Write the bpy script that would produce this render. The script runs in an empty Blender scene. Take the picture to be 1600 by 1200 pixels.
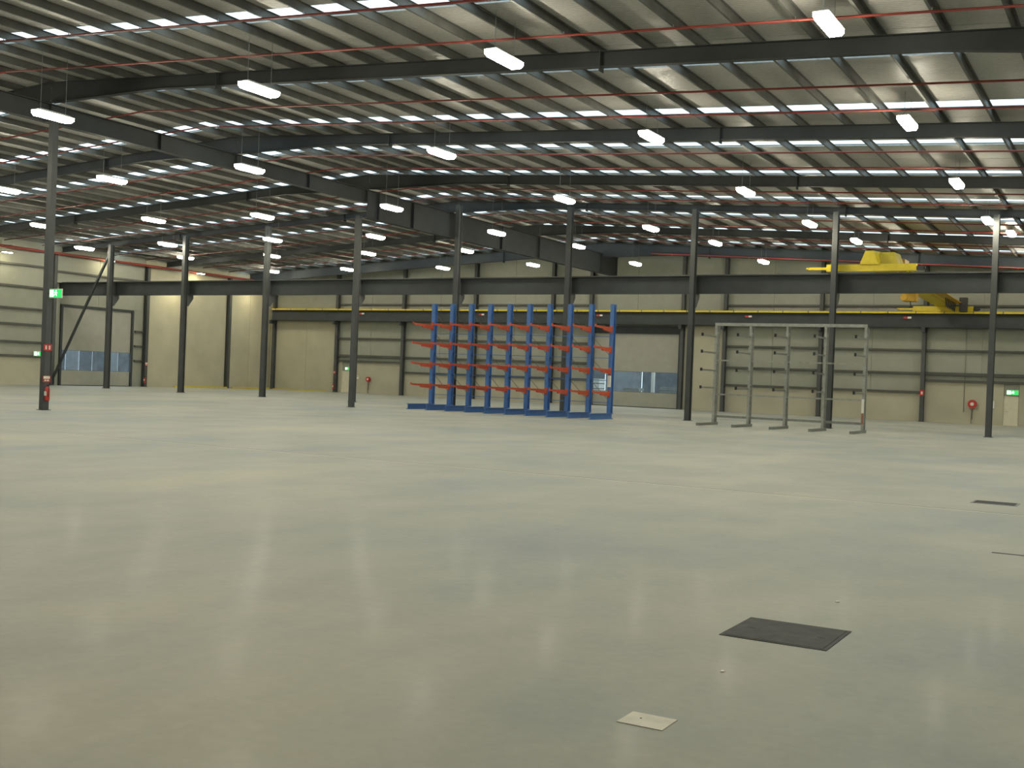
import bpy, math, random
from mathutils import Vector, Matrix
random.seed(4)
D = bpy.data
scene = bpy.context.scene
COL = scene.collection

# ------------------------------------------------------------------ camera, sky, exposure
H = 2.1
F_PX, YAW, PITCH, ROLL = 1769.3, -0.5146, -0.0056, 0.0388
cy, sy, cp, sp = math.cos(YAW), math.sin(YAW), math.cos(PITCH), math.sin(PITCH)
fwd = Vector((sy*cp, cy*cp, sp)); rgt = Vector((cy, -sy, 0)); up = rgt.cross(fwd)
r2 = math.cos(ROLL)*rgt + math.sin(ROLL)*up
u2 = -math.sin(ROLL)*rgt + math.cos(ROLL)*up
cam = D.cameras.new('camera'); cam_o = D.objects.new('camera', cam); COL.objects.link(cam_o)
m = Matrix.Identity(4)
for i in range(3):
    m[i][0], m[i][1], m[i][2] = r2[i], u2[i], -fwd[i]
m.translation = Vector((0, 0, H)); cam_o.matrix_world = m
cam.sensor_width = 36.0; cam.lens = F_PX*36.0/1600.0
cam.clip_start = 0.1; cam.clip_end = 500
scene.camera = cam_o

world = D.worlds.new('sky'); scene.world = world; world.use_nodes = True
bg = world.node_tree.nodes['Background']
bg.inputs[0].default_value = (0.80, 0.93, 1.0, 1); bg.inputs[1].default_value = 2.4   # overcast dusk sky

LAMP_STRENGTH = 92.0
LAMP_COLOR = (1.0, 0.93, 0.73)
vs = scene.view_settings
vs.view_transform = 'Standard'; vs.look = 'None'; vs.gamma = 1.0; vs.use_curve_mapping = False
vs.exposure = 0.0

# ------------------------------------------------------------------ materials
def lin(c):
    return tuple(((v/255.0)/12.92 if v/255.0 <= 0.04045 else ((v/255.0+0.055)/1.055)**2.4) for v in c)
def base_mat(name):
    mt = D.materials.new(name); mt.use_nodes = True
    nt = mt.node_tree; return mt, nt, nt.nodes['Principled BSDF']
def paint(name, rgb, rough=0.5, metal=0.0, var=0.12, scale=3.0, bump=0.0, stretch=(1, 1, 1), spec=0.5, detail=4.0):
    """painted or raw surface with a little uneven colour"""
    mt, nt, b = base_mat(name)
    tc = nt.nodes.new('ShaderNodeTexCoord'); mp = nt.nodes.new('ShaderNodeMapping')
    mp.inputs['Scale'].default_value = stretch
    nt.links.new(tc.outputs['Object'], mp.inputs[0])
    n = nt.nodes.new('ShaderNodeTexNoise'); n.inputs['Scale'].default_value = scale; n.inputs['Detail'].default_value = detail
    nt.links.new(mp.outputs[0], n.inputs['Vector'])
    r = nt.nodes.new('ShaderNodeValToRGB')
    r.color_ramp.elements[0].position = 0.3; r.color_ramp.elements[1].position = 0.7
    r.color_ramp.elements[0].color = tuple(c*(1-var) for c in rgb)+(1,)
    r.color_ramp.elements[1].color = tuple(min(1, c*(1+var)) for c in rgb)+(1,)
    nt.links.new(n.outputs['Fac'], r.inputs[0]); nt.links.new(r.outputs[0], b.inputs['Base Color'])
    b.inputs['Roughness'].default_value = rough; b.inputs['Metallic'].default_value = metal
    b.inputs['Specular IOR Level'].default_value = spec
    if bump:
        bp = nt.nodes.new('ShaderNodeBump'); bp.inputs['Strength'].default_value = bump; bp.inputs['Distance'].default_value = 0.02
        nt.links.new(n.outputs['Fac'], bp.inputs['Height']); nt.links.new(bp.outputs[0], b.inputs['Normal'])
    return mt
def emit(name, rgb, s):
    mt = D.materials.new(name); mt.use_nodes = True; nt = mt.node_tree; nt.nodes.clear()
    e = nt.nodes.new('ShaderNodeEmission'); o = nt.nodes.new('ShaderNodeOutputMaterial')
    e.inputs[0].default_value = (*rgb, 1); e.inputs[1].default_value = s
    nt.links.new(e.outputs[0], o.inputs[0]); return mt

def floor_material():
    mt, nt, b = base_mat('polished_concrete')
    tc = nt.nodes.new('ShaderNodeTexCoord')
    def noise(scale, detail, rough=0.55, st=(1, 1, 1)):
        mp = nt.nodes.new('ShaderNodeMapping'); mp.inputs['Scale'].default_value = st
        nt.links.new(tc.outputs['Object'], mp.inputs[0])
        n = nt.nodes.new('ShaderNodeTexNoise'); n.inputs['Scale'].default_value = scale
        n.inputs['Detail'].default_value = detail; n.inputs['Roughness'].default_value = rough
        nt.links.new(mp.outputs[0], n.inputs['Vector']); return n
    a = noise(0.16, 6, 0.6, (1, .7, 1)); c = noise(0.55, 6, 0.6, (1, .6, 1)); d = noise(9, 4)
    def ramp(src, p0, c0, p1, c1):
        r = nt.nodes.new('ShaderNodeValToRGB'); e = r.color_ramp.elements
        e[0].position = p0; e[0].color = (*c0, 1); e[1].position = p1; e[1].color = (*c1, 1)
        nt.links.new(src.outputs['Fac'], r.inputs[0]); return r
    r1 = ramp(a, 0.36, (0.300, 0.314, 0.286), 0.62, (0.395, 0.385, 0.308))
    r2_ = ramp(c, 0.32, (0.80, 0.825, 0.86), 0.60, (1.05, 1.05, 1.04))
    r3 = ramp(d, 0.3, (0.96, 0.96, 0.96), 0.7, (1.03, 1.03, 1.03))
    def mul(x, y):
        q = nt.nodes.new('ShaderNodeMixRGB'); q.blend_type = 'MULTIPLY'; q.inputs[0].default_value = 1
        nt.links.new(x.outputs[0], q.inputs[1]); nt.links.new(y.outputs[0], q.inputs[2]); return q
    f = mul(mul(r1, r2_), r3)
    nt.links.new(f.outputs[0], b.inputs['Base Color'])
    rr = nt.nodes.new('ShaderNodeMapRange'); rr.inputs[1].default_value = 0.3; rr.inputs[2].default_value = 0.7
    rr.inputs[3].default_value = 0.50; rr.inputs[4].default_value = 0.62
    nt.links.new(c.outputs['Fac'], rr.inputs[0]); nt.links.new(rr.outputs[0], b.inputs['Roughness'])
    b.inputs['Specular IOR Level'].default_value = 0.22
    b.inputs['Coat Weight'].default_value = 0.014; b.inputs['Coat Roughness'].default_value = 0.11
    return mt

def foil_material():
    mt, nt, b = base_mat('foil_blanket')
    tc = nt.nodes.new('ShaderNodeTexCoord'); mp = nt.nodes.new('ShaderNodeMapping')
    mp.inputs['Scale'].default_value = (1.0, 2.5, 1); nt.links.new(tc.outputs['Object'], mp.inputs[0])
    n = nt.nodes.new('ShaderNodeTexNoise'); n.inputs['Scale'].default_value = 7.0; n.inputs['Detail'].default_value = 5
    nt.links.new(mp.outputs[0], n.inputs['Vector'])
    r = nt.nodes.new('ShaderNodeValToRGB'); e = r.color_ramp.elements
    e[0].position = .3; e[0].color = (0.35, 0.345, 0.325, 1); e[1].position = .7; e[1].color = (0.47, 0.46, 0.43, 1)
    nt.links.new(n.outputs['Fac'], r.inputs[0])
    wv = nt.nodes.new('ShaderNodeTexWave'); wv.wave_type = 'BANDS'; wv.bands_direction = 'Y'; wv.inputs['Scale'].default_value = 2.1
    nt.links.new(tc.outputs['Object'], wv.inputs['Vector'])          # facing mesh of fine wires
    wr = nt.nodes.new('ShaderNodeValToRGB'); wr.color_ramp.elements[0].position = .02; wr.color_ramp.elements[1].position = .25
    wr.color_ramp.elements[0].color = (.72, .72, .74, 1); wr.color_ramp.elements[1].color = (1, 1, 1, 1)
    nt.links.new(wv.outputs['Fac'], wr.inputs[0])
    mu = nt.nodes.new('ShaderNodeMixRGB'); mu.blend_type = 'MULTIPLY'; mu.inputs[0].default_value = 1
    nt.links.new(r.outputs[0], mu.inputs[1]); nt.links.new(wr.outputs[0], mu.inputs[2]); nt.links.new(mu.outputs[0], b.inputs['Base Color'])
    b.inputs['Metallic'].default_value = 0.12; b.inputs['Roughness'].default_value = 0.46
    bp = nt.nodes.new('ShaderNodeBump'); bp.inputs['Strength'].default_value = 0.7; bp.inputs['Distance'].default_value = 0.03
    nt.links.new(n.outputs['Fac'], bp.inputs['Height']); nt.links.new(bp.outputs[0], b.inputs['Normal'])
    return mt

def skylight_material():
    mt = D.materials.new('translucent_sheet'); mt.use_nodes = True; nt = mt.node_tree; nt.nodes.clear()
    t = nt.nodes.new('ShaderNodeBsdfTranslucent'); t.inputs[0].default_value = (0.9, 0.96, 0.98, 1)
    tr = nt.nodes.new('ShaderNodeBsdfTransparent'); tr.inputs[0].default_value = (0.9, 0.96, 0.98, 1)
    mx = nt.nodes.new('ShaderNodeMixShader'); mx.inputs[0].default_value = 0.35
    o = nt.nodes.new('ShaderNodeOutputMaterial')
    nt.links.new(t.outputs[0], mx.inputs[1]); nt.links.new(tr.outputs[0], mx.inputs[2]); nt.links.new(mx.outputs[0], o.inputs[0])
    return mt
def clear_strip_material():
    mt = D.materials.new('clear_vision_strip'); mt.use_nodes = True; nt = mt.node_tree; nt.nodes.clear()
    g = nt.nodes.new('ShaderNodeBsdfGlossy'); g.inputs['Roughness'].default_value = 0.08
    tr = nt.nodes.new('ShaderNodeBsdfTransparent'); tr.inputs[0].default_value = (0.88, 0.92, 0.95, 1)
    mx = nt.nodes.new('ShaderNodeMixShader'); mx.inputs[0].default_value = 0.06
    o = nt.nodes.new('ShaderNodeOutputMaterial')
    nt.links.new(tr.outputs[0], mx.inputs[1]); nt.links.new(g.outputs[0], mx.inputs[2]); nt.links.new(mx.outputs[0], o.inputs[0])
    return mt
def ribbed(name, rgb, axis, freq, rough=.5, var=.05):
    """sheet with fine pressed ribs (relief only)"""
    mt = paint(name, rgb, rough, 0, var, 1.5); nt = mt.node_tree; b = nt.nodes['Principled BSDF']
    tc = nt.nodes.new('ShaderNodeTexCoord'); w = nt.nodes.new('ShaderNodeTexWave')
    w.wave_type = 'BANDS'; w.bands_direction = axis; w.inputs['Scale'].default_value = freq
    nt.links.new(tc.outputs['Object'], w.inputs['Vector'])
    bp = nt.nodes.new('ShaderNodeBump'); bp.inputs['Strength'].default_value = .06; bp.inputs['Distance'].default_value = .02
    nt.links.new(w.outputs['Fac'], bp.inputs['Height']); nt.links.new(bp.outputs[0], b.inputs['Normal'])
    return mt

M = dict(
    floor=floor_material(), foil=foil_material(), sky=skylight_material(), clear=clear_strip_material(),
    precast=paint('precast_concrete', (0.415, 0.395, 0.295), .75, 0, .10, .45, detail=6),
    clad=ribbed('wall_cladding', (0.29, 0.30, 0.245), 'X', 1.6),
    clad_y=ribbed('wall_cladding_side', (0.29, 0.30, 0.245), 'Y', 1.6),
    shutter=ribbed('shutter_slats', (0.33, 0.33, 0.28), 'Z', 2.1),
    roofmetal=paint('roof_steel', (0.5, 0.5, 0.5), .5, .6),
    steel=paint('charcoal_painted_steel', (0.047, 0.053, 0.056), .6, 0, .12, 1.2, spec=.3),
    column=paint('lit_column_steel', (0.076, 0.081, 0.080), .55, 0, .12, 1.2, spec=.3),  # frame steel lightened: light on the columns put into the colour
    rafter=paint('shaded_rafter_steel', (0.035, 0.039, 0.041), .6, 0, .12, 1.2, spec=.25),  # same frame steel darkened: shade under the roof put into the colour
    steel2=paint('dark_grey_girt_steel', (0.075, 0.078, 0.072), .5, 0, .12, 1.2),
    purlin=paint('galvanised_purlin', (0.095, 0.098, 0.09), .55, .2, .2, 1.5),
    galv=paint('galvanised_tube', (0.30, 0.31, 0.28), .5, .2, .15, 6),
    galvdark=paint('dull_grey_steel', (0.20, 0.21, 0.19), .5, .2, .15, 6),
    blue=paint('blue_enamel', (0.062, 0.165, 0.42), .45, 0, .12, 3),
    orange=paint('orange_red_enamel', (0.55, 0.085, 0.035), .45, 0, .10, 4),
    yellow=paint('yellow_enamel', (0.60, 0.47, 0.02), .4, 0, .10, 3),
    yellow_shaded=paint('shaded_yellow_enamel', (0.46, 0.37, 0.03), .45, 0, .12, 3),  # crane yellow darkened, shade of its side put into the colour
    yellow2=paint('ochre_enamel', (0.50, 0.30, 0.02), .4, 0, .10, 3),
    red=paint('red_enamel', (0.46, 0.035, 0.03), .4, 0, .10, 4),
    pipe=paint('red_pipe_paint', (0.27, 0.042, 0.03), .5, 0, .12, 2),
    white=paint('white_enamel', (0.72, 0.70, 0.62), .5, 0, .04, 3),
    cream=paint('cream_door_paint', (0.62, 0.58, 0.44), .5, 0, .05, 2),
    black=paint('black_rubber', (0.02, 0.02, 0.02), .7, 0, .1, 4),
    dark=paint('dark_cover_plate', (0.055, 0.055, 0.052), .65, 0, .25, 6, spec=.2),
    pale=paint('pale_steel_lid', (0.56, 0.53, 0.44), .5, .1, .12, 7),
    joint=paint('joint_sealant', (0.44, 0.42, 0.335), .6, 0, .1, 3),
    ground=paint('yard_asphalt', (0.13, 0.14, 0.145), .9, 0, .2, .8),
    fence=paint('yard_fence', (0.15, 0.165, 0.175), .7, 0, .25, 1.2),
    fence2=paint('yard_pale_sheet', (0.26, 0.28, 0.29), .7, 0, .15, 1.2),
    rust=paint('faded_red_strip', (0.26, 0.13, 0.09), .6),
    wire=paint('steel_wire', (0.3, 0.3, 0.3), .4, .6),
    lamp=emit('lit_lamp_lens', LAMP_COLOR, LAMP_STRENGTH),
    green=emit('lit_green_panel', (0.06, 0.85, 0.18), 1.0),
    signwhite=emit('lit_white_pictogram', (0.85, 1.0, 0.9), 2.4),
    hotspot=emit('lit_flood_lens', (1.0, .88, .55), 85),
)

# ------------------------------------------------------------------ mesh helpers
class MB:
    def __init__(s): s.v = []; s.f = []; s.sm = []
    def add(s, vs_, fs, smooth=False):
        o = len(s.v); s.v += [tuple(p) for p in vs_]
        for f in fs: s.f.append(tuple(o+i for i in f)); s.sm.append(smooth)
        return s
    def box(s, x0, x1, y0, y1, z0, z1, R=None, c=None):
        P = [(x0,y0,z0),(x1,y0,z0),(x1,y1,z0),(x0,y1,z0),(x0,y0,z1),(x1,y0,z1),(x1,y1,z1),(x0,y1,z1)]
        if R is not None: P = [tuple(R @ Vector(p) + Vector(c or (0,0,0))) for p in P]
        return s.add(P, [(0,3,2,1),(4,5,6,7),(0,1,5,4),(1,2,6,5),(2,3,7,6),(3,0,4,7)])
    def bar(s, a, b, w, h=None):
        """rectangular bar between two points"""
        a, b = Vector(a), Vector(b); h = h or w; d = (b-a).normalized()
        ref = Vector((0,0,1)) if abs(d.z) < .95 else Vector((1,0,0))
        x = d.cross(ref).normalized(); y = x.cross(d)
        P = [p + x*i*w/2 + y*j*h/2 for p in (a, b) for i, j in ((-1,-1),(1,-1),(1,1),(-1,1))]
        return s.add(P, [(0,3,2,1),(4,5,6,7),(0,1,5,4),(1,2,6,5),(2,3,7,6),(3,0,4,7)])
    def tube(s, pts, r, n=8, cap=True):
        rings = []; base = len(s.v)
        pts = [Vector(p) for p in pts]
        for i, p in enumerate(pts):
            d = (pts[min(i+1, len(pts)-1)]-pts[max(i-1, 0)]).normalized()
            ref = Vector((0,0,1)) if abs(d.z) < .95 else Vector((1,0,0))
            x = d.cross(ref).normalized(); y = x.cross(d)
            rad = r[i] if isinstance(r, (list, tuple)) else r
            s.v += [tuple(p + (x*math.cos(2*math.pi*k/n)+y*math.sin(2*math.pi*k/n))*rad) for k in range(n)]
        for i in range(len(pts)-1):
            for k in range(n):
                a, b = base+i*n+k, base+i*n+(k+1) % n
                s.f.append((a, b, b+n, a+n)); s.sm.append(True)
        if cap:
            s.f.append(tuple(base+k for k in range(n))[::-1]); s.sm.append(False)
            s.f.append(tuple(base+(len(pts)-1)*n+k for k in range(n))); s.sm.append(False)
        return s
    def loft(s, loops, closed=True):
        """skin a list of equal-length point loops"""
        n = len(loops[0]); o = len(s.v)
        for L in loops: s.v += [tuple(p) for p in L]
        for i in range(len(loops)-1):
            for k in range(n):
                a, b = o+i*n+k, o+i*n+(k+1) % n
                s.f.append((a, b, b+n, a+n)); s.sm.append(False)
        if closed:
            s.f.append(tuple(o+k for k in range(n))[::-1]); s.f.append(tuple(o+(len(loops)-1)*n+k for k in range(n)))
            s.sm += [False, False]
        return s
    def mesh(s, name, mat):
        me = D.meshes.new(name); me.from_pydata(s.v, [], s.f)
        me.polygons.foreach_set('use_smooth', s.sm); me.materials.append(mat); me.update(); return me
    def obj(s, name, mat, parent=None, **kw):
        return link(name, s.mesh(name, mat), parent, **kw)
def link(name, me, parent=None, loc=None, label=None):
    o = D.objects.new(name, me); COL.objects.link(o)
    if parent: o.parent = parent
    if loc: o.location = loc
    if label: o['label'] = label
    return o
def empty(name, loc=(0,0,0)):
    o = D.objects.new(name, None); COL.objects.link(o); o.location = loc; o.empty_display_size = .2; return o
def tag(o, label, cat, group=None):
    o['label'] = label; o['category'] = cat
    if group: o['group'] = group
    return o
def struct(o): o['kind'] = 'structure'; return o
def dup(src, loc):
    c = src.copy(); COL.objects.link(c); c.location = loc
    for ch in src.children:
        k = ch.copy(); COL.objects.link(k); k.parent = c
        for g in ch.children:
            h = g.copy(); COL.objects.link(h); h.parent = k
    return c
def I_loop(p, ax_w, ax_h, w, zb, zt, tf=.03, tw=.016):
    """I-section loop around p: ax_w is the flange direction, ax_h the web direction"""
    hw, ht = w/2, tw/2
    q = [(-hw,zb),(hw,zb),(hw,zb+tf),(ht,zb+tf),(ht,zt-tf),(hw,zt-tf),(hw,zt),(-hw,zt),(-hw,zt-tf),(-ht,zt-tf),(-ht,zb+tf),(-hw,zb+tf)]
    p, ax_w, ax_h = Vector(p), Vector(ax_w), Vector(ax_h)
    return [p+ax_w*a+ax_h*b for a, b in q]
ORD = ['first','second','third','fourth','fifth','sixth','seventh','eighth','ninth','tenth','eleventh','twelfth','thirteenth','fourteenth','fifteenth','sixteenth','seventeenth','eighteenth','nineteenth','twentieth','twenty-first','twenty-second','twenty-third','twenty-fourth']

# ------------------------------------------------------------------ dimensions
XL, YB, XR, YF = -79.0, 89.0, 24.0, -14.0
RIDGE, VALLEY, SLOPE = -40.3, 1.2, 0.0568
ZR = 13.62
ZV = ZR-SLOPE*(VALLEY-RIDGE)
def zt(x):      # top of rafters
    return ZR-SLOPE*abs(x-RIDGE) if x <= VALLEY else ZV+SLOPE*(x-VALLEY)
YC = 62.4                                        # crane column row
RAFT = [9.4, 20.4, 31.4, 42.4, 53.4, 63.2, 74.6, 85.6]
SPANS = [(XL, RIDGE), (RIDGE, VALLEY), (VALLEY, XR)]

# ------------------------------------------------------------------ floor
fl = struct(MB().box(XL-.5, XR+.5, YF-.5, YB+.5, -.30, -.16).obj('floor', M['ground']))
JY = 22.05
for (a, b) in ((YF-.3, JY-.09), (JY+.09, YB+.3)):
    MB().box(XL-.3, XR+.3, a, b, -.16, 0).obj('floor_slab', M['floor'], fl)
MB().box(XL-.3, XR+.3, JY-.09, JY+.09, -.16, -.004).obj('joint_strip', M['joint'], fl)
mk = struct(MB().box(-78.5, -78.35, 75.5, 82.3, 0, .13).box(-78.5, -78.35, 83.0, 88.4, 0, .13).box(-77.8, -71.0, 88.2, 88.35, 0, .08).obj('trim_1', M['yellow']))   # low yellow kerb
# ------------------------------------------------------------------ left wall (end wall)
COLY = [52.6, 62.3, 72.2, 82.6]
wl = struct(MB().box(XL-.12, XL-.06, YF, 63.2, 0, 12).box(XL-.12, XL-.06, 70.9, YB, 0, 12).box(XL-.12, XL-.06, 63.2, 70.9, 6.6, 12).obj('wall_left', M['clad_y']))
def lw_panel(name, y0, y1, z0, z1, mat, d=.0):
    MB().box(XL-.06, XL+d, y0+.012, y1-.012, z0, z1).obj(name, M[mat], wl)
DADO = 2.28
lbays = [YF+.1, 5, 14.5, 24, 33.5, 43.1, 52.6, 62.3]
for a, b in zip(lbays, lbays[1:]):
    lw_panel('precast_panel', a, b, 0, DADO, 'precast', .02)
    mid = (a+b)/2
    for c, d in ((a, mid), (mid, b)): lw_panel('cladding_sheet', c, d, DADO+.01, 11.3, 'clad_y')
    for z in (DADO+.06, 3.45, 4.86, 6.12, 7.88, 9.6):
        MB().box(XL+.02, XL+.22, a+.2, b-.2, z-.08, z+.08).obj('girt', M['steel2'], wl)
lw_panel('cladding_sheet', 62.3, 67.1, 6.75, 11.3, 'clad_y'); lw_panel('cladding_sheet', 67.1, 72.2, 6.75, 11.3, 'clad_y')
lw_panel('cladding_sheet', 62.3, 63.2, 0, 6.74, 'clad_y'); lw_panel('cladding_sheet', 70.9, 72.2, 0, 6.74, 'clad_y')
for z in (2.3, 3.6, 4.9): MB().box(XL+.02, XL+.2, 71.1, 72.1, z-.07, z+.07).obj('girt', M['steel2'], wl)
MB().box(XL+.02, XL+.2, 62.5, 72.0, 9.35, 9.5).obj('girt', M['steel2'], wl)
for a, b in ((72.2, 77.4), (77.4, 82.6), (82.6, 85.8), (85.8, YB)):
    lw_panel('precast_panel', a, b, 0, 11.3, 'precast', .03)
# roller door in the left wall
def roller_door(name, along, x0, x1, z1, v0, v1, plane):
    """along 'y': door in the left wall, 'x': in the back wall"""
    def bx(mb, a0, a1, d0, d1, z0, z1):
        if along == 'y': mb.box(plane+d0, plane+d1, a0, a1, z0, z1)
        else: mb.box(a0, a1, plane-d1, plane-d0, z0, z1)
        return mb
    o = struct(bx(MB(), x0-.1, x1+.1, .0, .10, z1-.06, z1+(.16 if along == 'y' else .55)).obj(name, M['steel']))
    bx(MB(), x0, x1, -.03, .0, v1+.02, z1).obj('shutter_curtain', M['shutter'], o)
    bx(MB(), x0, x1, -.03, .0, .06, v0-.02).obj('shutter_curtain', M['shutter'], o)
    bx(MB(), x0, x1, -.05, .02, .0, .06).obj('bottom_rail', M['steel'], o)
    n = 4
    for i in range(n):
        a0 = x0+(x1-x0)*i/n; a1 = x0+(x1-x0)*(i+1)/n
        bx(MB(), a0+.01, a1-.01, -.025, -.015, v0, v1).obj('vision_panel', M['clear'], o)
    bx(MB(), x0, x1, -.03, .005, v1, v1+.02).obj('panel_rail', M['steel2'], o)
    bx(MB(), x0, x1, -.03, .005, v0-.02, v0).obj('panel_rail', M['steel2'], o)
    for a in (x0, x1): bx(MB(), a-.10, a+.10, -.05, .16, 0, z1+.1).obj('guide_rail', M['steel'], o)
    return o
roller_door('door_1', 'y', 63.3, 70.8, 6.6, 1.3, 2.95, XL)
# ------------------------------------------------------------------ back wall
BX = [-78.3, -70.2, -62.26, -54.3, -46.3, -42.55, -34.1, -30.45, -22.66, -14.96, -6.9, 1.0, 9.0, 17.0, XR]
wb_mb = MB()
pts = [XL, RIDGE, VALLEY, XR]
lo = [(x, YB+.06, 6.8) for x in pts]+[(x, YB+.06, zt(x)+.3) for x in reversed(pts)]
hi = [(p[0], YB+.12, p[2]) for p in lo]
wb_mb.loft([lo, hi])
wb_mb.box(XL, -42.4, YB+.06, YB+.12, 0, 6.8).box(-34.3, XR, YB+.06, YB+.12, 0, 6.8)
wb = struct(wb_mb.obj('wall_back', M['clad']))
def bw_panel(name, x0, x1, z0, z1, mat, d=0.0):
    MB().box(x0+.012, x1-.012, YB-d, YB+.06, z0, z1).obj(name, M[mat], wb)
def upper(x0, x1):
    L = [(x0+.012, YB, 7.02), (x1-.012, YB, 7.02), (x1-.012, YB, zt(x1)+.2), (x0+.012, YB, zt(x0)+.2)]
    MB().loft([L, [(p[0], YB+.06, p[2]) for p in L]]).obj('cladding_sheet', M['clad'], wb)
def girt(x0, x1, z, t=.15): MB().box(x0+.14, x1-.14, YB-.22, YB-.03, z-t/2, z+t/2).obj('girt', M['steel2'], wb)
for i, (a, b) in enumerate(zip(BX, BX[1:])):
    if i == 0:
        for c, d in ((XL, (a+b)/2), ((a+b)/2, b)): bw_panel('precast_panel', c, d, 0, 7.0, 'precast', .03)
        upper(XL, b); continue
    c = (a+b)/2
    if b-a > 5: upper(a, c); upper(c, b)
    else: upper(a, b)
    if i == 5: continue                                   # roller door
    if i == 6: bw_panel('precast_panel', a, b, 0, 7.0, 'precast', .03); continue
    high = i in (1, 9)
    dz = 3.1 if high else 2.18
    if i == 9:
        bw_panel('precast_panel', a, -9.35, 0, dz, 'precast', .03); bw_panel('precast_panel', -8.35, b, 0, dz, 'precast', .03)
        bw_panel('cladding_sheet', -9.35, -8.35, 2.14, dz, 'clad', -.02)
    elif i == 1:
        bw_panel('precast_panel', a, -69.6, 0, dz, 'precast', .03); bw_panel('precast_panel', -68.7, b, 0, dz, 'precast', .03)
        bw_panel('cladding_sheet', -69.6, -68.7, 2.14, dz, 'clad', -.02)
    else: bw_panel('precast_panel', a, b, 0, dz, 'precast', .03)
    if b-a > 5:
        for p, q in ((a, c), (c, b)): bw_panel('cladding_sheet', p, q, dz+.01, 7.0, 'clad')
    else: bw_panel('cladding_sheet', a, b, dz+.01, 7.0, 'clad')
    for z in ([3.12, 3.62] if high else [2.2, 3.62])+[5.34, 8.66]: girt(a, b, z, .22 if (high and z == 3.62) else .15)
roller_door('door_2', 'x', -42.35, -34.35, 6.3, 1.3, 3.0, YB)
def man_door(name, x0, x1, z1):
    o = struct(MB().box(x0, x1, YB-.02, YB+.03, .01, z1).obj(name, M['cream']))
    MB().box(x0-.05, x0, YB-.05, YB+.05, 0, z1+.05).box(x1, x1+.05, YB-.05, YB+.05, 0, z1+.05).box(x0-.05, x1+.05, YB-.05, YB+.05, z1, z1+.05).obj('door_frame', M['cream'], o)
    MB().tube([(x0+.08, YB-.02, 1.02), (x0+.08, YB-.08, 1.02), (x0+.22, YB-.08, 1.02)], .012, 6).obj('door_handle', M['wire'], o)
man_door('door_3', -9.29, -8.41, 2.1)
man_door('door_4', -69.55, -68.75, 2.08)
# unseen walls that close the hall
struct(MB().box(XR, XR+.15, YF, YB, 0, 13).obj('wall_right', M['precast']))
struct(MB().box(XL, XR, YF-.15, YF, 0, 13.9).obj('wall_front', M['precast']))
# ------------------------------------------------------------------ roof
SKY = [(12.0, 13.1), (19.2, 20.3), (26.05, 27.1), (33.3, 34.4), (40.2, 41.4), (46.5, 47.6), (53.35, 54.45), (61.45, 62.5), (68.5, 69.6), (76.0, 77.1), (84.2, 85.3)]
def roof_strip(x0, x1, y0, y1, dz0, dz1):
    L0 = [(x0, y0, zt(x0)+dz0), (x1, y0, zt(x1)+dz0), (x1, y0, zt(x1)+dz1), (x0, y0, zt(x0)+dz1)]
    return MB().loft([L0, [(p[0], y1, p[2]) for p in L0]])
cl = MB()
ys = [YF]+[v for s in SKY for v in s]+[YB+.2]
for a, b in zip(ys[::2], ys[1::2]):
    for s in SPANS:
        m_ = roof_strip(s[0], s[1], a, b, .36, .40); cl.add(m_.v, m_.f)
ceil = struct(cl.obj('ceiling', M['roofmetal']))
for a, b in zip(ys[::2], ys[1::2]):
    n = max(1, round((b-a)/1.45))
    for i in range(n):
        y0 = a+(b-a)*i/n; y1 = a+(b-a)*(i+1)/n
        for s in SPANS: roof_strip(s[0], s[1], y0+.006, y1-.006, .262+random.uniform(0, .01), .32).obj('insulation_blanket', M['foil'], ceil)
for a, b in SKY:
    for s in SPANS: roof_strip(s[0], s[1], a, b, .345, .36).obj('skylight_sheet', M['sky'], ceil)
# purlins: lipped Z-sections running the length of the hall
t = .003
prof = [(-.075,0),(0,0),(0,.244),(.075,.244),(.075,.25),(-.006,.25),(-.006,.006),(-.069,.006),(-.069,.022),(-.075,.022)]
pm = MB().loft([[(x, YF, z) for x, z in prof], [(x, YB-.02, z) for x, z in prof]]).mesh('purlin', M['purlin'])
px = []
x = -17.0
while x > RIDGE: x -= 1.7
x += 1.7
while x < XR-.2:
    px.append(x); x += 1.7
x = RIDGE-.5
while x > XL+.2:
    px.append(x); x -= 1.7
for x in px:
    link('purlin', pm, ceil, (x, 0, zt(x)+.003))
# ------------------------------------------------------------------ rafters
def rafter(y, idx, depth, label):
    root = tag(empty('roof_rafter', (RIDGE, y, zt(RIDGE)-1)), label, 'rafter', 'rafters across the roof')
    def zb(x):
        d = depth
        for c in (RIDGE, VALLEY):
            k = abs(x-c)
            if k < 6.4: d = max(d, depth+.34*(1-max(0, k-.6)/5.8))
        return zt(x)-min(d, depth+.34)
    inv = root.location
    for s in SPANS:
        st = sorted({s[0]+.02, s[1]-.003, *[c+e for c in (RIDGE, VALLEY) for e in (-6.4, -.6, .6, 6.4) if s[0] < c+e < s[1]], (s[0]+s[1])/2})
        loops = [I_loop((x-inv.x, 0, -inv.z), (0,1,0), (0,0,1), .24, zb(x), zt(x)-.002, .022, .014) for x in st]
        MB().loft(loops).obj('rafter_span', M['rafter'], root)
    for x in (-15.05, -30.9, -49.7, -65.5):
        MB().box(x-.02-inv.x, x+.02-inv.x, -.15, .15, zb(x)-.13-inv.z, zt(x)-.004-inv.z).obj('splice_plate', M['rafter'], root)
RLAB = {2: 'nearest dark rafter crossing the whole top of the photo', 3: 'second dark rafter from the camera, behind the two bright skylight strips',
        4: 'third dark rafter from the camera, above the head of the square front column', 5: 'slim rafter resting on the heads of the crane column row',
        6: 'rafter over the crane bay, next behind the crane column row', 7: 'farthest rafter, just in front of the back wall'}
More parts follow.
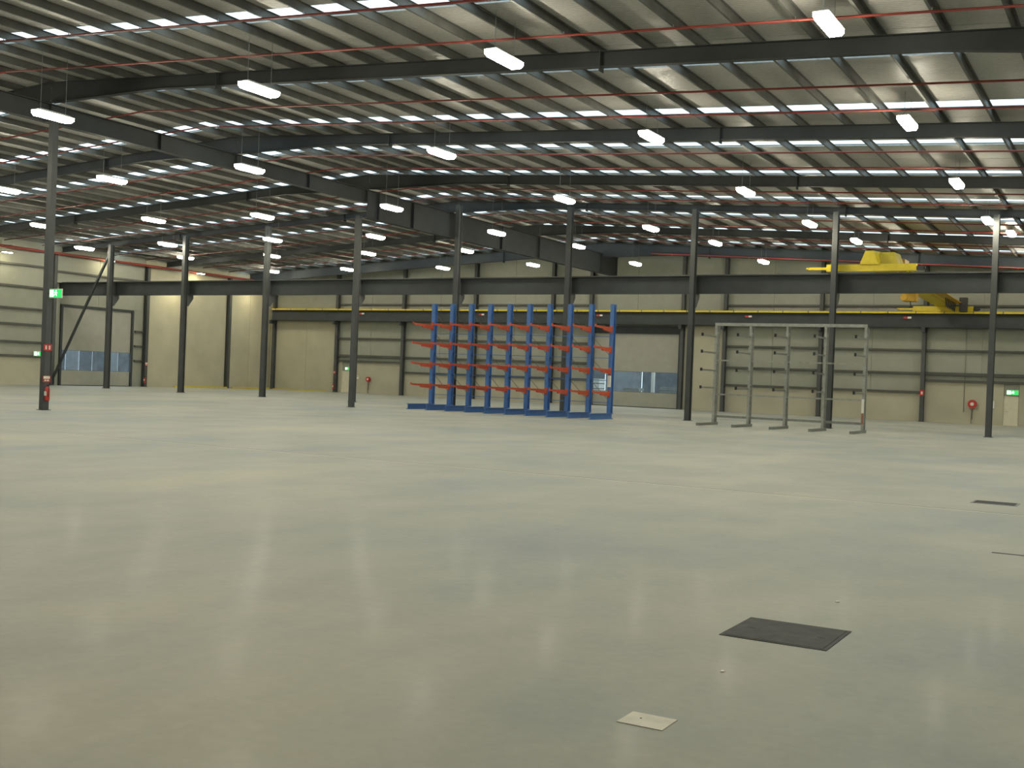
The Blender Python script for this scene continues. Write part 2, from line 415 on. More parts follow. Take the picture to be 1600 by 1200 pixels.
for i, y in enumerate(RAFT):
    if i < 2: continue
    rafter(y, i, {5: .38, 6: .44, 7: .84}.get(i, .49), RLAB[i])
# ridge girders
def girder(y0, y1, zb_, zt_, label, stiff):
    root = tag(empty('ridge_girder', (-40.4, y0, zb_)), label, 'girder')
    MB().loft([I_loop((0, y-y0, -zb_), (1,0,0), (0,0,1), .36, zb_, zt_, .03, .018) for y in (y0+.01, y1-.01)]).obj('girder_web', M['rafter'], root)
    for y in stiff: MB().box(-.17, .17, y-y0-.012, y-y0+.012, .03, zt_-zb_-.03).obj('stiffener_plate', M['rafter'], root)
girder(YF+.2, 53.4, 11.95, 12.74, 'long ridge girder running from the left edge to the square front columns', [20.4, 31.4, 37.4, 42.4, 48, 53.2])
girder(53.4, 88.9, 11.08, 12.74, 'deep ridge girder running on over the crane bay to the back wall', [54.4, 58, 63.2, 69, 74.6, 80, 85.6, 88.7])
# ------------------------------------------------------------------ sprinkler pipes
PIPES = [25.75, 29.25, 32.75, 36.3, 39.75, 43.3, 47.05, 50.6, 54.0, 57.5, 61.0, 64.6, 68.2, 71.8, 75.3, 78.8, 82.3, 86.8]
def between(y):
    n = sum(1 for r in RAFT[2:] if r < y)
    names = ['nearest rafter', 'second rafter', 'third rafter', 'crane column rafter', 'crane bay rafter', 'farthest rafter']
    return 'before the '+names[0] if n == 0 else ('behind the '+names[5] if n == 6 else 'between %s and %s' % (names[n-1], names[n]))
cnt = {}
for y in PIPES:
    for side, (a, b) in (('left', (XL+.35, RIDGE-.03)), ('right', (RIDGE+.03, VALLEY))):
        k = (between(y), side); cnt[k] = cnt.get(k, 0)+1
        root = tag(empty('sprinkler_pipe', ((a+b)/2, y, 0)),
                   'red sprinkler pipe, %s roof slope, %s, %s one' % (side, k[0], ORD[cnt[k]-1]), 'pipe', 'sprinkler pipes under the roof')
        c = (a+b)/2
        MB().tube([(a-c, 0, zt(a)-.10), (b-c, 0, zt(b)-.10)], .036, 8).obj('pipe_run', M['pipe'], root)
        hb = MB()
        x = a+1.2
        while x < b:
            hb.box(x-c-.012, x-c+.012, -.012, .012, zt(x)-.07, zt(x)+.01); x += 3.4
        hb.obj('pipe_hangers', M['wire'], root)['kind'] = 'stuff'
root = tag(empty('sprinkler_main', (XL+.62, 50, 11)), 'thick red sprinkler main along the top of the left wall', 'pipe')
MB().tube([(.0, YF-49.9, -.02), (.0, 38.6, -.22)], .11, 10).obj('main_run', M['pipe'], root)
for i in range(9): MB().box(-.6, .05, -40+i*9.6, -39.95+i*9.6, -.02, .03).obj('pipe_bracket', M['wire'], root)
root = tag(empty('sprinkler_pipe', (-18, 85.38, 11.5)), 'red pipe along the foot of the farthest rafter, right slope', 'pipe')
MB().tube([(-17.8, 0, zt(-35.8)-.76-11.5), (19, 0, zt(1)-.76-11.5)], .05, 8).obj('pipe_run', M['pipe'], root)
for i in range(6): MB().box(-16+i*6.4-.02, -16+i*6.4+.02, -.06, .13, zt(-34+i*6.4)-.83-11.5, zt(-34+i*6.4)-.80-11.5).obj('pipe_clip', M['wire'], root)

# ------------------------------------------------------------------ columns
def h_column(name, x, y, z1, label, group, w=.28, d=.42, flange='y', corbel=None, knee=False):
    root = tag(empty(name, (x, y, 0)), label, 'column', group)
    if flange == 'y': lo_ = I_loop((0,0,0), (1,0,0), (0,1,0), w, -d/2, d/2, .028, .02)
    else: lo_ = I_loop((0,0,0), (0,1,0), (1,0,0), w, -d/2, d/2, .028, .02)
    MB().loft([[(p.x, p.y, z) for p in lo_] for z in (.025, z1)]).obj('shaft', M['column'], root)
    q = (w/2+.06, d/2+.06) if flange == 'y' else (d/2+.06, w/2+.06)
    MB().box(-q[0], q[0], -q[1], q[1], .0, .025).obj('base_plate', M['column'], root)
    if corbel:
        P = [(d/2, corbel-.85), (d/2+.14, corbel-.85), (d/2+.62, corbel-.25), (d/2+.62, corbel), (d/2, corbel)]
        MB().loft([[(xx, yy, zz) for yy, zz in P] for xx in (-.13, .13)]).obj('bracket', M['column'], root)
    return root
CX = [-72.23+8.126*i for i in range(10)]
CRW = ['leftmost column of the crane row, with the diagonal brace', 'second column of the crane row from the left', 'third column of the crane row, in front of the wall corner',
       'fourth crane row column, mostly hidden behind the square column', 'fifth crane row column, behind the left end of the blue rack',
       'sixth crane row column, behind the right part of the blue rack', 'seventh crane row column, standing between the blue and grey racks',
       'eighth crane row column, behind the grey rack', 'ninth crane row column, nearest the right edge', 'tenth crane row column, outside the right edge']
for i, x in enumerate(CX):
    h_column('steel_column', x, YC, zt(x)-.39, 'charcoal steel '+CRW[i], 'columns of the crane row', corbel=7.42)
# left wall columns
for i, y in enumerate(COLY[1:]):
    h_column('wall_column', XL+.26, y, 10.9, 'dark column on the left wall '+['left of its roller door, behind the front column', 'right of its roller door', 'between the two bare concrete panels'][i],
             'columns along the left wall', .3, .42, 'x')
BCL = {0: 'in the far left corner', 1: 'with fire extinguisher, left of the white door', 2: 'right of the small red hose reel', 3: 'behind the third upright of the blue rack',
       4: 'behind the seventh upright of the blue rack', 5: 'at the left jamb of the roller door', 6: 'at the right jamb of the roller door', 7: 'behind the left upright of the grey rack',
       8: 'behind the fourth upright of the grey rack', 9: 'carrying a small red sign, right of the grey rack', 10: 'past the right edge of the frame'}
for i, x in enumerate(BX[:11]):
    h_column('wall_column', x, YB-.26, zt(x)-.02, 'dark back wall column '+BCL[i], 'columns along the back wall', .28, .40)
# square front columns under the girder
def square_column(x, y, z1, label):
    root = tag(empty('square_column', (x, y, 0)), label, 'column')
    MB().box(-.135, .135, -.135, .135, .02, z1-.03).obj('shaft', M['column'], root)
    MB().box(-.2, .2, -.2, .2, 0, .02).obj('base_plate', M['column'], root)
    MB().box(-.45, .2, -.2, .2, z1-.03, z1).obj('cap_plate', M['column'], root)
    return root
square_column(-40.05, 31.4, 11.95, 'nearest square column with green exit sign and extinguisher, left edge')
square_column(-40.85, 53.2, 11.08, 'square steel column left of the small hose reel and white door')
# diagonal brace
br = tag(empty('diagonal_brace', (-75.6, YC-.05, 5.7)), 'long slanting brace from crane row column down to left wall', 'brace')
MB().bar((3.2, 0, 4.9), (-3.0, 0, -5.2), .16, .16).obj('brace_tube', M['steel'], br)
MB().box(3.0, 3.42, -.02, .02, 4.6, 5.2).obj('gusset_plate', M['steel'], br)
MB().box(-3.15, -2.75, -.02, .02, -5.6, -5.0).obj('gusset_plate', M['steel'], br)
# ------------------------------------------------------------------ crane runway beams
nb = tag(empty('runway_beam', (-38, 62.98, 7.43)), 'heavy dark crane runway beam carried by the column row', 'beam')
MB().loft([I_loop((x, 0, 0), (0,1,0), (0,0,1), .42, 0, 1.05, .04, .02) for x in (-40.95, 50)]).obj('beam_web', M['steel'], nb)
MB().box(-40.6, 50, -.035, .035, 1.05, 1.11).obj('crane_rail', M['steel2'], nb)
for i, x in enumerate(CX): MB().box(x+38-.012, x+38+.012, -.2, .2, .04, 1.01).obj('stiffener_plate', M['steel'], nb)
fb = tag(empty('runway_beam', (-38, 88.2, 7.0)), 'far crane runway beam on the back wall with yellow bar', 'beam')
MB().loft([I_loop((x, 0, 0), (0,1,0), (0,0,1), .42, 0, 1.03, .04, .02) for x in (-40.2, 50)]).obj('beam_web', M['steel'], fb)
MB().box(-40.2, 50, -.03, .03, 1.03, 1.09).obj('crane_rail', M['steel2'], fb)
MB().box(-40.0, 50, -.33, -.23, 1.03, 1.17).obj('conductor_bar', M['yellow'], fb, label='yellow conductor bar')
for i in range(45):
    MB().box(-39.5+i*2-.03, -39.5+i*2+.03, -.345, -.21, 1.01, 1.185).obj('bar_clamp', M['steel2'], fb)
for i, x in enumerate(BX[:10]):
    MB().box(x+38-.12, x+38+.12, -.2, .32, -.35, -.005).obj('bracket', M['steel'], fb)
for k, (x, place) in enumerate(((-66.7, 'nearest the left corner'), (-53.2, 'left of centre, behind the blue rack'), (-41.4, 'above the left jamb of the roller door'),
                   (-28.3, 'above the left bay of the grey rack'), (-16.1, 'under the yellow crane'))):
    p = tag(empty('beam_plate', (x, 87.975, 7.72)), 'small red and white beam plate '+place, 'sign', 'plates on the far runway beam')
    MB().box(-.28, .02, -.012, .0, -.07, .07).obj('red_half', M['red'], p)
    MB().box(.02, .28, -.012, .0, -.07, .07).obj('white_half', M['white'], p)
# ------------------------------------------------------------------ overhead crane
cr = tag(empty('overhead_crane', (-14, 62.98, 8.54)), 'yellow overhead travelling crane spanning the back bay', 'crane')
def carriage(y, z, x0, x1):
    b = MB().box(x0, x1, y-.14, y+.14, z+.08, z+.46)
    for x in (x0+.45, x1-.45):
        b.tube([(x, y-.06, z+.13), (x, y+.06, z+.13)], .13, 12)
    b = b.obj('end_carriage', M['yellow'], cr)
    MB().box(x0-1.0, x0, y-.05, y+.05, z+.18, z+.32).tube([(x0-1.14, y, z+.25), (x0-1.0, y, z+.25)], .07, 8).obj('buffer', M['yellow'], b)
    MB().box(x1, x1+.35, y-.10, y+.10, z+.14, z+.34).tube([(x1+.35, y, z+.25), (x1+.45, y, z+.25)], .07, 8).obj('buffer', M['dark'], b)
    MB().tube([(x1-.6, y+.14, z+.3), (x1-.6, y+.6, z+.3)], .14, 10).obj('travel_motor', M['dark'], b)
carriage(0, 0, -1.9, 2.85); carriage(25.22, -.42, -1.75, 2.45)
zz = lambda y: -.42*y/25.22
gl = []
for y, w0, w1, h0, h1 in ((-.2, .50, .22, .44, 1.18), (1.0, .50, .46, .44, 1.22), (24.2, .50, .46, .44, 1.22), (25.4, .50, .22, .44, 1.1)):
    z = zz(y); gl.append([(-w0+.4, y, z+h0), (w0+.4, y, z+h0), (w1+.4, y, z+h1), (-w1+.4, y, z+h1)])
MB().loft(gl).obj('bridge_girder', M['yellow'], cr)
MB().loft([[(.95, y, zz(y)+.62), (1.75, y, zz(y)+.62), (1.75, y, zz(y)+.66), (.95, y, zz(y)+.66)] for y in (2.7, 24.8)]).obj('walkway', M['yellow2'], cr)
MB().loft([[(.72, y, .46), (1.85, y, .46), (1.55, y, z1), (.72, y, z1)] for y, z1 in ((.25, .95), (.5, 1.16), (2.2, 1.22), (2.6, 1.0))]).obj('control_cabinet', M['yellow_shaded'], cr)
MB().box(1.15, 1.6, 3.4, 4.6, .66, 1.1).obj('drive_housing', M['yellow2'], cr)
ho = MB().box(.0, .8, 11.6, 12.6, -.62, .16).obj('hoist', M['yellow2'], cr)
MB().tube([(.1, 11.4, -.4), (.1, 12.9, -.4)], .2, 12).obj('hoist_drum', M['yellow2'], ho)
MB().bar((.4, 12.1, -.62), (.4, 12.1, -.8), .05).tube([(.4, 12.1, -.75), (.45, 12.1, -.9), (.38, 12.1, -1.0), (.3, 12.1, -.92)], .03, 6).obj('hook', M['dark'], ho)
MB().box(1.6, 2.1, 24.2, 24.9, -.4, .62).obj('junction_box', M['dark'], cr)
for i in range(6):
    y = 20+i*.75; z = zz(y)
    MB().tube([(1.3, y, z+.6), (1.3, y+.18, z+.1), (1.3, y+.37, z-.02), (1.3, y+.56, z+.1), (1.3, y+.75, z+.6)], .03, 6).obj('festoon_cable', M['black'], cr)

# ------------------------------------------------------------------ high bay lights
LY = [28.2, 39.2, 50.2, 61.2, 72.2, 83.2]
LPOS = {0: [(0,-36.04,11.17),(1,-25.92,11.25),(2,-16.62,11.28),(3,-7.32,11.17)],
 1: [(-2,-53.72,11.07),(-1,-45.52,11.18),(0,-36.44,11.21),(1,-25.93,11.25),(2,-16.6,11.27),(3,-7.43,11.09)],
 2: [(-3,-64.84,11.0),(-2,-54.43,11.02),(-1,-45.53,10.94),(0,-36.31,11.06),(1,-25.79,11.05),(2,-16.51,11.0),(3,-7.43,10.92)],
 3: [(-4,-73.92,11.01),(-3,-64.78,11.1),(-2,-54.48,11.17),(-1,-45.49,11.15),(0,-36.13,11.13),(1,-25.73,11.09),(2,-16.48,11.04),(3,-7.53,10.91)],
 4: [(-4,-74.18,11.5),(-3,-64.27,11.46),(-2,-54.36,11.47),(-1,-45.24,11.48),(0,-35.88,11.6),(1,-25.68,11.58),(2,-16.47,11.47),(3,-7.56,11.69)],
 5: [(-4,-73.99,11.41),(-3,-64.91,11.47),(-2,-54.44,11.45),(-1,-45.46,11.59),(0,-36.18,11.55),(1,-25.77,11.53),(2,-16.5,11.5),(3,-7.5,11.5)]}
hm = MB().loft([[(-.10,-.62,.17),(.10,-.62,.17),(.10,.62,.17),(-.10,.62,.17)], [(-.19,-.8,.10),(.19,-.8,.10),(.19,.8,.10),(-.19,.8,.10)], [(-.20,-.82,.08),(.20,-.82,.08),(.20,.82,.08),(-.20,.82,.08)]]).mesh('housing', M['white'])
lm = MB().loft([[(-.19,-.80,.08),(.19,-.80,.08),(.19,.80,.08),(-.19,.80,.08)], [(-.19,-.80,-.02),(.19,-.80,-.02),(.19,.80,-.02),(-.19,.80,-.02)], [(-.15,-.72,-.11),(.15,-.72,-.11),(.15,.72,-.11),(-.15,.72,-.11)]]).mesh('lens', M['lamp'])
wires = {}
def light(x, y, z, label, group):
    root = tag(empty('high_bay_light', (x, y, z)), label, 'light', group)
    link('housing', hm, root); link('lens', lm, root)
    h = round(zt(x)+.264-z, 3)
    if h not in wires: wires[h] = MB().bar((0,0,.16), (0,0,h), .012).mesh('suspension_wire', M['wire'])
    for dy in (-.55, .55): link('suspension_wire', wires[h], root, (0, dy, 0))
ROWN = ['before the nearest rafter', 'before the second rafter', 'before the third rafter', 'before the crane columns', 'mid crane bay', 'nearest the back wall']
for r, l in LPOS.items():
    for k, (ix, x, z) in enumerate(sorted(l, key=lambda q: q[1])):
        light(x, LY[r], z, 'lit high bay light, row %s, %s from left' % (ROWN[r], ORD[k]), 'high bay lights in rows under the roof')
for q, (y, xs) in enumerate(((6.2, (-36.2, -25.8, -16.5, -7.4, 2)), (17.2, (-54.4, -45.5, -36.2, -25.8, -16.5, -7.4, 2, 11)), (28.2, (-74, -64.8, -54.4, -45.5, 2, 11)), (39.2, (-74, -64.8, 2, 11)), (50.2, (-74, 2, 11)), (61.2, (2, 11)), (72.2, (2, 11)), (83.2, (2, 11)))):
    for k, x in enumerate(xs): light(x, y, 11.0, 'high bay light outside the frame, %s row from the front, %s from the left' % (ORD[q], ORD[k]), 'high bay lights outside the frame')
# wall floods near the left wall
for k, (y, z, pl) in enumerate(((57.3, 10.35, 'left of the roller door'), (67.3, 10.75, 'above the roller door'), (77.9, 10.72, 'above the bare concrete panels'), (75.4, 9.1, 'behind the runway beam, by the door'), (85.3, 9.75, 'behind the runway beam, near the corner'))):
    root = tag(empty('wall_floodlight', (XL+(1.0 if z > 10 else 1.3), y, z)), 'warm floodlight high on the left wall '+pl, 'light', 'floodlights on the left wall')
    X = root.location.x-XL
    MB().box(-.15, .15, -.4, .4, .0, .1).obj('housing', M['steel2'], root)
    MB().box(-.13, .13, -.37, .37, -.05, .0).obj('lens', M['hotspot'], root)
    MB().bar((-X+.03, 0, .05), (-.1, 0, .05), .05).obj('arm', M['steel2'], root)

# ------------------------------------------------------------------ blue cantilever rack
NB = 10
UX = [-38.35+i*(11.95/9) for i in range(NB)]
UY = 57.9
ck = tag(empty('cantilever_rack', (-32.4, UY, 0)), 'tall blue cantilever storage rack with orange-red arms, empty', 'rack')
AZ = [1.52, 2.78, 3.98, 5.12]
um = MB().loft([[(p.x, p.y, z) for p in I_loop((0,0,0), (1,0,0), (0,1,0), .21, -.18, .18, .03, .04)] for z in (.30, 6.42)]).mesh('upright', M['blue'])
bm_ = MB().loft([I_loop((0, y, 0), (1,0,0), (0,0,1), .22, .0, .33, .03, .04) for y in (-2.5, .25)]).mesh('base_beam', M['blue'])
def arm_mesh():
    b = MB()
    b.loft([[(-.05, -.18, -.26), (.05, -.18, -.26), (.05, -.18, .0), (-.05, -.18, .0)], [(-.05, -1.25, -.20), (.05, -1.25, -.20), (.05, -1.25, .01), (-.05, -1.25, .01)], [(-.045, -1.32, -.12), (.045, -1.32, -.12), (.045, -1.32, .01), (-.045, -1.32, .01)], [(-.045, -2.25, -.07), (.045, -2.25, -.07), (.045, -2.25, .02), (-.045, -2.25, .02)]])
    b.box(-.08, .08, -.215, -.18, -.31, .07)
    b.box(-.045, .045, -2.28, -2.24, -.07, .08)
    return b.mesh('arm', M['orange'])
am = arm_mesh()
for x in UX:
    X = x+32.4
    link('upright', um, ck, (X, 0, 0)); link('base_beam', bm_, ck, (X, 0, 0))
    for z in AZ: link('arm', am, ck, (X, 0, z))
for a, b in zip(UX, UX[1:]):
    A, B = a+32.4, b+32.4
    for z in (.9, 2.15, 3.4, 4.6): MB().bar((A, .1, z), (B, .1, z), .035).obj('tie_bar', M['blue'], ck)
    for z0, z1 in ((.9, 2.15), (2.15, 3.4), (3.4, 4.6), (4.6, 5.8)): MB().bar((A, .12, z1), (B, .12, z0), .022).obj('brace_rod', M['steel2'], ck)
MB().box(UX[-1]+32.4-.10, UX[-1]+32.4+.10, -.21, -.182, 1.78, 2.42).obj('load_plate', M['white'], ck, label='white load plate on the end upright')
# ------------------------------------------------------------------ grey rack
GX = [-20.45, -18.55, -16.6, -14.62, -12.62]; GY = 58.2; G0 = -16.5
gk = tag(empty('tube_rack', (G0, GY, 0)), 'grey galvanised tube rack with short dark tipped arms, empty', 'rack')
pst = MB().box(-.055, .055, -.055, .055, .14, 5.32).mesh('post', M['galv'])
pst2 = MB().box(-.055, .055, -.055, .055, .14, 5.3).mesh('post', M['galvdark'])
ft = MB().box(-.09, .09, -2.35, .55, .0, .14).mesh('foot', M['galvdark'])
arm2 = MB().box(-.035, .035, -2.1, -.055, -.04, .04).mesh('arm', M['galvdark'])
lug = MB().box(-.05, .05, -2.16, -2.08, -.06, .10).mesh('stop_lug', M['black'])
bat = MB()
for i in range(9): bat.box(-.02, .02, .055, .345, .5+i*.55, .56+i*.55)
bat = bat.mesh('batten', M['galv'])
for x in GX:
    X = x-G0
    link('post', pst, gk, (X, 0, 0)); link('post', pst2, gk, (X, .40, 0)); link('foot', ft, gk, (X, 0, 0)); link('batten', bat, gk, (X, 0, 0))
    for z in (1.98, 2.90, 3.84, 4.72):
        a = link('arm', arm2, gk, (X, 0, z)); link('stop_lug', lug, a)
A, B = GX[0]-G0, GX[-1]-G0
MB().box(A-.06, B+.06, -.07, .07, 5.30, 5.46).obj('top_beam', M['galv'], gk)
for z in (3.46, 1.64): MB().box(A, B, .06, .12, z-.04, z+.04).obj('cross_rail', M['galv'], gk)
MB().box(A, B, .06, .14, .40, .52).obj('cross_rail', M['galvdark'], gk)
MB().box(B-.06, B+.06, -.075, -.056, 1.0, 1.7).obj('load_plate', M['white'], gk, label='pale load plate on the right end post')
MB().box(B-.056, B+.056, -.07, -.056, .45, .98).obj('warning_strip', M['rust'], gk, label='faded red strip on the right end post')

# ------------------------------------------------------------------ safety equipment
def extinguisher(x, y, z, label, s=1.0, face=(0, -1)):
    root = tag(empty('fire_extinguisher', (x, y, z)), label, 'extinguisher')
    r = .085*s
    MB().tube([(0,0,0),(0,0,.03*s),(0,0,.40*s),(0,0,.46*s),(0,0,.49*s)], [r*.9, r, r, r*.6, r*.3], 14).obj('cylinder_body', M['red'], root)
    MB().tube([(0,0,.49*s),(0,0,.53*s)], .025*s, 8).bar((-.02,0,.54*s), (.12*s,0,.57*s), .02).bar((-.02,0,.52*s), (.11*s,0,.52*s), .016).obj('valve_handle', M['black'], root)
    MB().tube([(.03,0,.52*s),(.11*s,-.03,.48*s),(.12*s,-.05,.3*s),(.11*s,-.05,.12*s)], .014, 6).obj('hose', M['black'], root)
    MB().box(-.05*s, .05*s, -r-.004, -r+.02, .17*s, .32*s).obj('label_band', M['white'], root)
    return root
def sign_red(x, y, z, w, h, label, n, marks):
    """red plate with white marks; n is the facing direction 'x' or 'y'"""
    root = tag(empty('fire_sign', (x, y, z)), label, 'sign')
    def b(u0, u1, z0, z1, d0, d1): return MB().box(d0, d1, u0, u1, z0, z1) if n == 'x' else MB().box(u0, u1, -d1, -d0, z0, z1)
    b(-w/2, w/2, -h/2, h/2, 0, .012).obj('plate', M['red'], root)
    for u0, u1, z0, z1 in marks: b(u0*w, u1*w, z0*h, z1*h, .012, .016).obj('white_mark', M['white'], root)
FLAME = [(-.30, -.12, -.3, .3), (.12, .30, -.3, .3)]
BAND = [(-.42, .42, .02, .42), (-.3, -.05, -.35, -.1), (.05, .3, -.35, -.1)]
fx = -40.05+.135
extinguisher(fx+.13, 31.34, .40, 'red fire extinguisher low on the nearest square column', 1.22)
sign_red(fx, 31.38, 1.30, .36, .27, 'small red and white extinguisher sign low on the nearest square column', 'x', BAND)
sign_red(fx, 31.38, 2.60, .40, .27, 'red sign with two white marks high on the nearest square column', 'x', FLAME)
extinguisher(CX[4]+.02, YC-.33, .3, 'fire extinguisher on the crane column behind the blue rack', 1.1)
extinguisher(-78.42, 72.0, .35, 'fire extinguisher on the column right of the left roller door', 1.1)
sign_red(-78.53, 72.2, 2.05, .3, .3, 'red sign on the column right of the left roller door', 'x', BAND)
extinguisher(BX[1], YB-.56, .3, 'fire extinguisher on the back wall column left of white door', 1.1)
sign_red(BX[1], YB-.465, 1.95, .26, .3, 'small red sign on the back wall column left of white door', 'y', FLAME)
sign_red(BX[9], YB-.465, 2.15, .32, .42, 'red and white sign on the back wall column right of grey rack', 'y', [(-.2, .2, -.25, .25)])
dr = tag(empty('hose_reel', (CX[4]+.14, YC-.30, 2.0)), 'dark round hose reel on the crane column behind the blue rack', 'hose reel')
MB().tube([(0,-.09,0),(0,.09,0)], .24, 18).obj('reel_drum', M['dark'], dr); MB().tube([(0,-.12,0),(0,-.09,0)], .09, 12).obj('hub', M['black'], dr)
def hose_reel(x, z, R, label):
    root = tag(empty('hose_reel', (x, YB-.05, z)), label, 'hose reel')
    MB().tube([(0,-.24,0),(0,-.21,0)], R, 24).obj('front_disc', M['red'], root)
    MB().tube([(0,-.21,0),(0,-.06,0)], R*.8, 20).obj('hose_coil', M['black'], root)
    MB().tube([(0,-.06,0),(0,-.03,0)], R, 24).obj('rear_disc', M['red'], root)
    MB().tube([(0,-.27,0),(0,-.24,0)], R*.42, 16).obj('hub_cap', M['white'], root, label='pale hub cap')
    MB().tube([(R*.3,-.14,-R*.7),(R*.1,-.13,-R*1.5),(0,-.10,-z+.35)], .02, 6).obj('hose_tail', M['black'], root)
    MB().tube([(-.06,-.06,-R),(-.06,-.06,-z+.04)], .025, 8).obj('supply_pipe', M['galvdark'], root)
hose_reel(-66.27, 1.40, .24, 'small red hose reel on the left part of the back wall')
hose_reel(-11.45, 1.47, .31, 'large red hose reel on the back wall near the right edge')
def exit_sign(x, y, z, w, h, label, n='y', mount='wall'):
    root = tag(empty('exit_sign', (x, y, z)), label, 'exit sign')
    def b(mb, u0, u1, z0, z1, d0, d1):
        return mb.box(d0, d1, u0, u1, z0, z1) if n == 'x' else mb.box(u0, u1, -d1, -d0, z0, z1)
    b(MB(), -w/2-.02, w/2+.02, -h/2-.02, h/2+.02, -.05, 0).obj('case', M['white'], root)
    b(MB(), -w/2, w/2, -h/2, h/2, 0, .01).obj('lit_panel', M['green'], root)
    # white running figure beside a white doorway
    sg = -1 if n == 'y' else -1
    dw = MB(); b(dw, -.46*w, -.14*w, -.40*h, .40*h, .01, .014); dw.obj('doorway_mark', M['signwhite'], root)
    mn = MB()
    for (u0, v0, u1, v1, t_) in ((.02, -.02, .05, .20, .14), (.05, .14, .17, .06, .07), (.03, .16, -.08, .10, .07), (.02, -.02, .12, -.16, .08), (.12, -.16, .10, -.34, .07), (.02, -.02, -.05, -.2, .08), (-.05, -.2, -.15, -.24, .07)):
        p = Vector((u0*w, v0*h)); q = Vector((u1*w, v1*h)); d = (q-p).normalized(); k = Vector((-d.y, d.x))*t_*h*.5
        L = [p-k, q-k, q+k, p+k]
        f = (lambda c, e: (e, c.x, c.y)) if n == 'x' else (lambda c, e: (c.x, -e, c.y))
        mn.loft([[f(c, .01) for c in L], [f(c, .014) for c in L]])
    c = Vector((.06*w, .31*h)); L = [c+Vector((math.cos(a), math.sin(a)))*.09*h for a in [i*math.pi/4 for i in range(8)]]
    f = (lambda c, e: (e, c.x, c.y)) if n == 'x' else (lambda c, e: (c.x, -e, c.y))
    mn.loft([[f(c, .01) for c in L], [f(c, .014) for c in L]])
    mn.obj('running_figure', M['signwhite'], root)
    if mount == 'arm': MB().bar((-.55, .02, 0), (-w/2, .02, 0), .04).obj('arm', M['steel'], root)
exit_sign(-39.45, 31.30, 4.84, .72, .34, 'large green lit exit sign beside the nearest square column', 'y', 'arm')
exit_sign(XL+.27, 61.0, 2.55, .75, .36, 'green lit exit sign on the left wall by the frame edge', 'x')
exit_sign(-68.95, YB-.10, 2.36, .42, .26, 'tiny green lit exit sign above the far white door', 'y')
exit_sign(-8.78, YB-.10, 2.42, .78, .32, 'green lit exit sign above the white door at right', 'y')
sw = tag(empty('switch_box', (-10.12, YB-.03, 1.5)), 'small white switch box right of the large hose reel', 'switch box')
MB().box(-.16, .16, -.1, 0, -.28, .28).obj('box_body', M['white'], sw); MB().box(-.06, .06, -.125, -.1, -.1, .1).obj('switch_lever', M['galvdark'], sw)
sw = tag(empty('notice_plate', (-67.65, YB-.03, 1.55)), 'small pale notice left of the small hose reel', 'sign')
MB().box(-.1, .1, -.015, 0, -.16, .16).obj('plate', M['white'], sw); MB().box(-.08, .08, -.02, -.015, .06, .12).obj('header', M['galvdark'], sw)
cd = tag(empty('conduit', (-12.05, YB-.06, 0)), 'thin vertical conduit left of the large hose reel', 'conduit')
MB().tube([(0,0,1.0),(0,0,7.0)], .02, 6).obj('conduit_run', M['galvdark'], cd); MB().box(-.04, .04, -.03, .03, .85, 1.02).obj('pull_switch', M['galvdark'], cd)

# ------------------------------------------------------------------ floor covers and litter
pc = tag(empty('pit_cover', (-2.655, 9.64, 0)), 'large dark steel pit cover set in the foreground floor', 'cover')
MB().box(-.45, .45, -.44, -.405, 0, .006).box(-.45, .45, .405, .44, 0, .006).box(-.45, -.415, -.405, .405, 0, .006).box(.415, .45, -.405, .405, 0, .006).obj('frame', M['dark'], pc)
MB().box(-.413, .413, -.403, .403, 0, .008).obj('plate', M['dark'], pc)
for u in (-.3, .3): MB().box(u-.03, u+.03, -.012, .012, .008, .0095).obj('lifting_slot', M['black'], pc)
lc = tag(empty('access_lid', (-2.655, 6.565, 0)), 'small pale square lid set in the foreground floor', 'cover')
MB().box(-.15, .15, -.13, .13, 0, .005).obj('lid', M['pale'], lc)
MB().tube([(-.05, .02, .005), (-.05, .02, .0065)], .008, 8).obj('screw_hole', M['black'], lc)
dg = tag(empty('drain_grate', (-2.61, 24.1, 0)), 'narrow dark drain grate in the floor at right', 'drain')
MB().box(-.42, .42, -.33, -.29, 0, .008).box(-.42, .42, .29, .33, 0, .008).box(-.42, -.38, -.29, .29, 0, .008).box(.38, .42, -.29, .29, 0, .008).obj('frame', M['galvdark'], dg)
MB().box(-.38, .38, -.29, .29, 0, .003).obj('tray', M['black'], dg)
gb = MB().box(-.012, .012, -.29, .29, .003, .008).mesh('grate_bar', M['dark'])
for i in range(15): link('grate_bar', gb, dg, (-.35+i*.05, 0, 0))
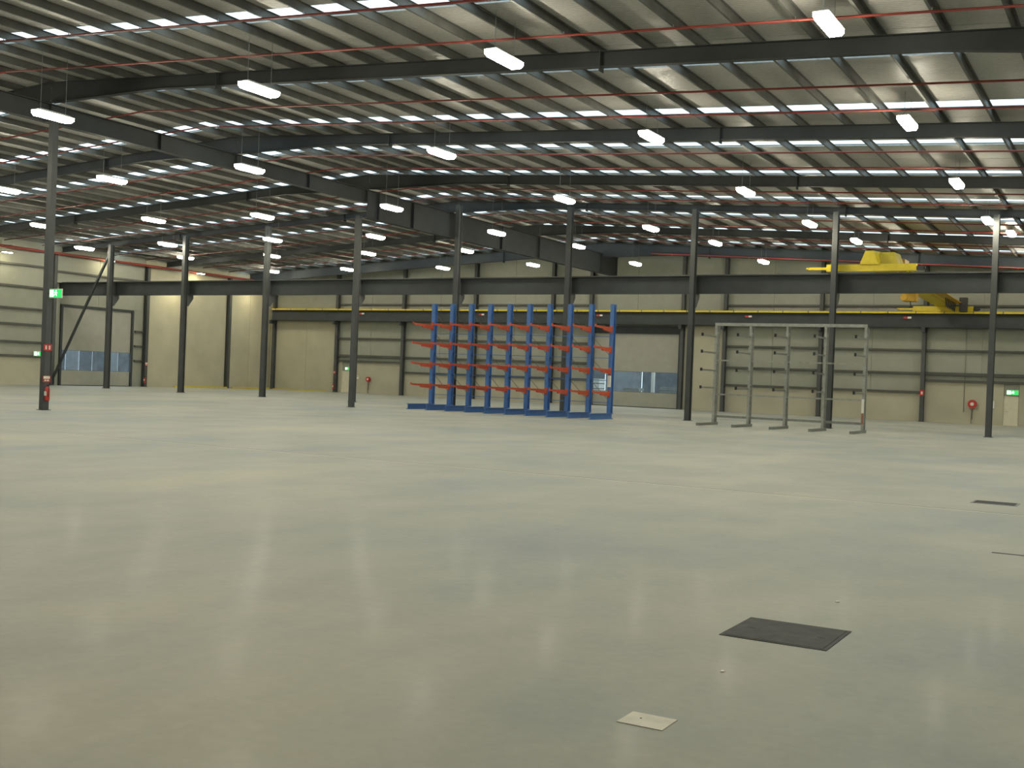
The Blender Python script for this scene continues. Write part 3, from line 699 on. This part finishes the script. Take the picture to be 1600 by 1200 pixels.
st = tag(MB().box(-1.8, 3.0, 16.44, 16.50, .0, .004).obj('floor_strip', M['dark']), 'thin dark metal strip in the floor at the right edge', 'strip')
for k, (x, y, s, lb) in enumerate(((-2.64, 11.39, .018, 'tiny white paper scrap lying beyond the large pit cover'), (-2.67, 8.03, .014, 'tiny white paper scrap lying between pit cover and pale lid'))):
    q = MB().loft([[(-s, -s, 0), (s, -s, .004), (s, -s, .010), (-s, -s, .006)], [(-s*.6, s, .004), (s*.9, s*.8, 0), (s*.9, s*.8, .008), (-s*.6, s, .014)]])
    o = tag(q.obj('paper_scrap', M['white']), lb, 'litter'); o.location = (x, y, .001)

# ------------------------------------------------------------------ the yard outside the roller doors
struct(MB().box(XL-40, XR+30, YB+.5, YB+60, -.3, -.05).box(XL-60, XL-.5, -20, YB+.5, -.3, -.05).obj('ground', M['ground']))
yf = tag(empty('yard_fence', (-60, 104, -.05)), 'grey yard fence seen through the back roller door', 'fence')
for i in range(9):
    MB().box(i*4.0, i*4.0+3.9, 0, .1, 0, 4.3).obj('fence_panel', M['fence' if i % 3 else 'fence2'], yf)
yf = tag(empty('yard_fence', (-92, 60, -.05)), 'grey yard fence seen through the left roller door', 'fence')
for i in range(14):
    MB().box(0, .1, i*1.6, i*1.6+1.5, 0, 4.3).obj('fence_panel', M['fence2' if i % 3 == 0 else 'fence'], yf)
for x, y, w, h, mt, lb in ((-46.7, 98, 2.2, 2.45, 'white', 'white slatted stack outside the back roller door, left'), (-41.9, 97, 1.6, 1.7, 'galv', 'grey crate stack outside the back roller door, middle'), (-38.5, 98, 1.9, 1.9, 'galv', 'grey crate stack outside the back roller door, right')):
    k = tag(empty('crate_stack', (x, y, -.05)), lb, 'crate')
    n = 5
    for i in range(n): MB().box(-w/2, w/2, -.6, .6, i*h/n, (i+.82)*h/n).obj('crate', M[mt], k)
po = tag(empty('yard_post', (-41.0, 99.5, -.05)), 'white post outside the back roller door', 'post')
MB().box(-.14, .14, -.14, .14, 0, 3.4).obj('post_shaft', M['white'], po); MB().box(-.2, .2, -.2, .2, 0, .12).obj('post_base', M['galv'], po)
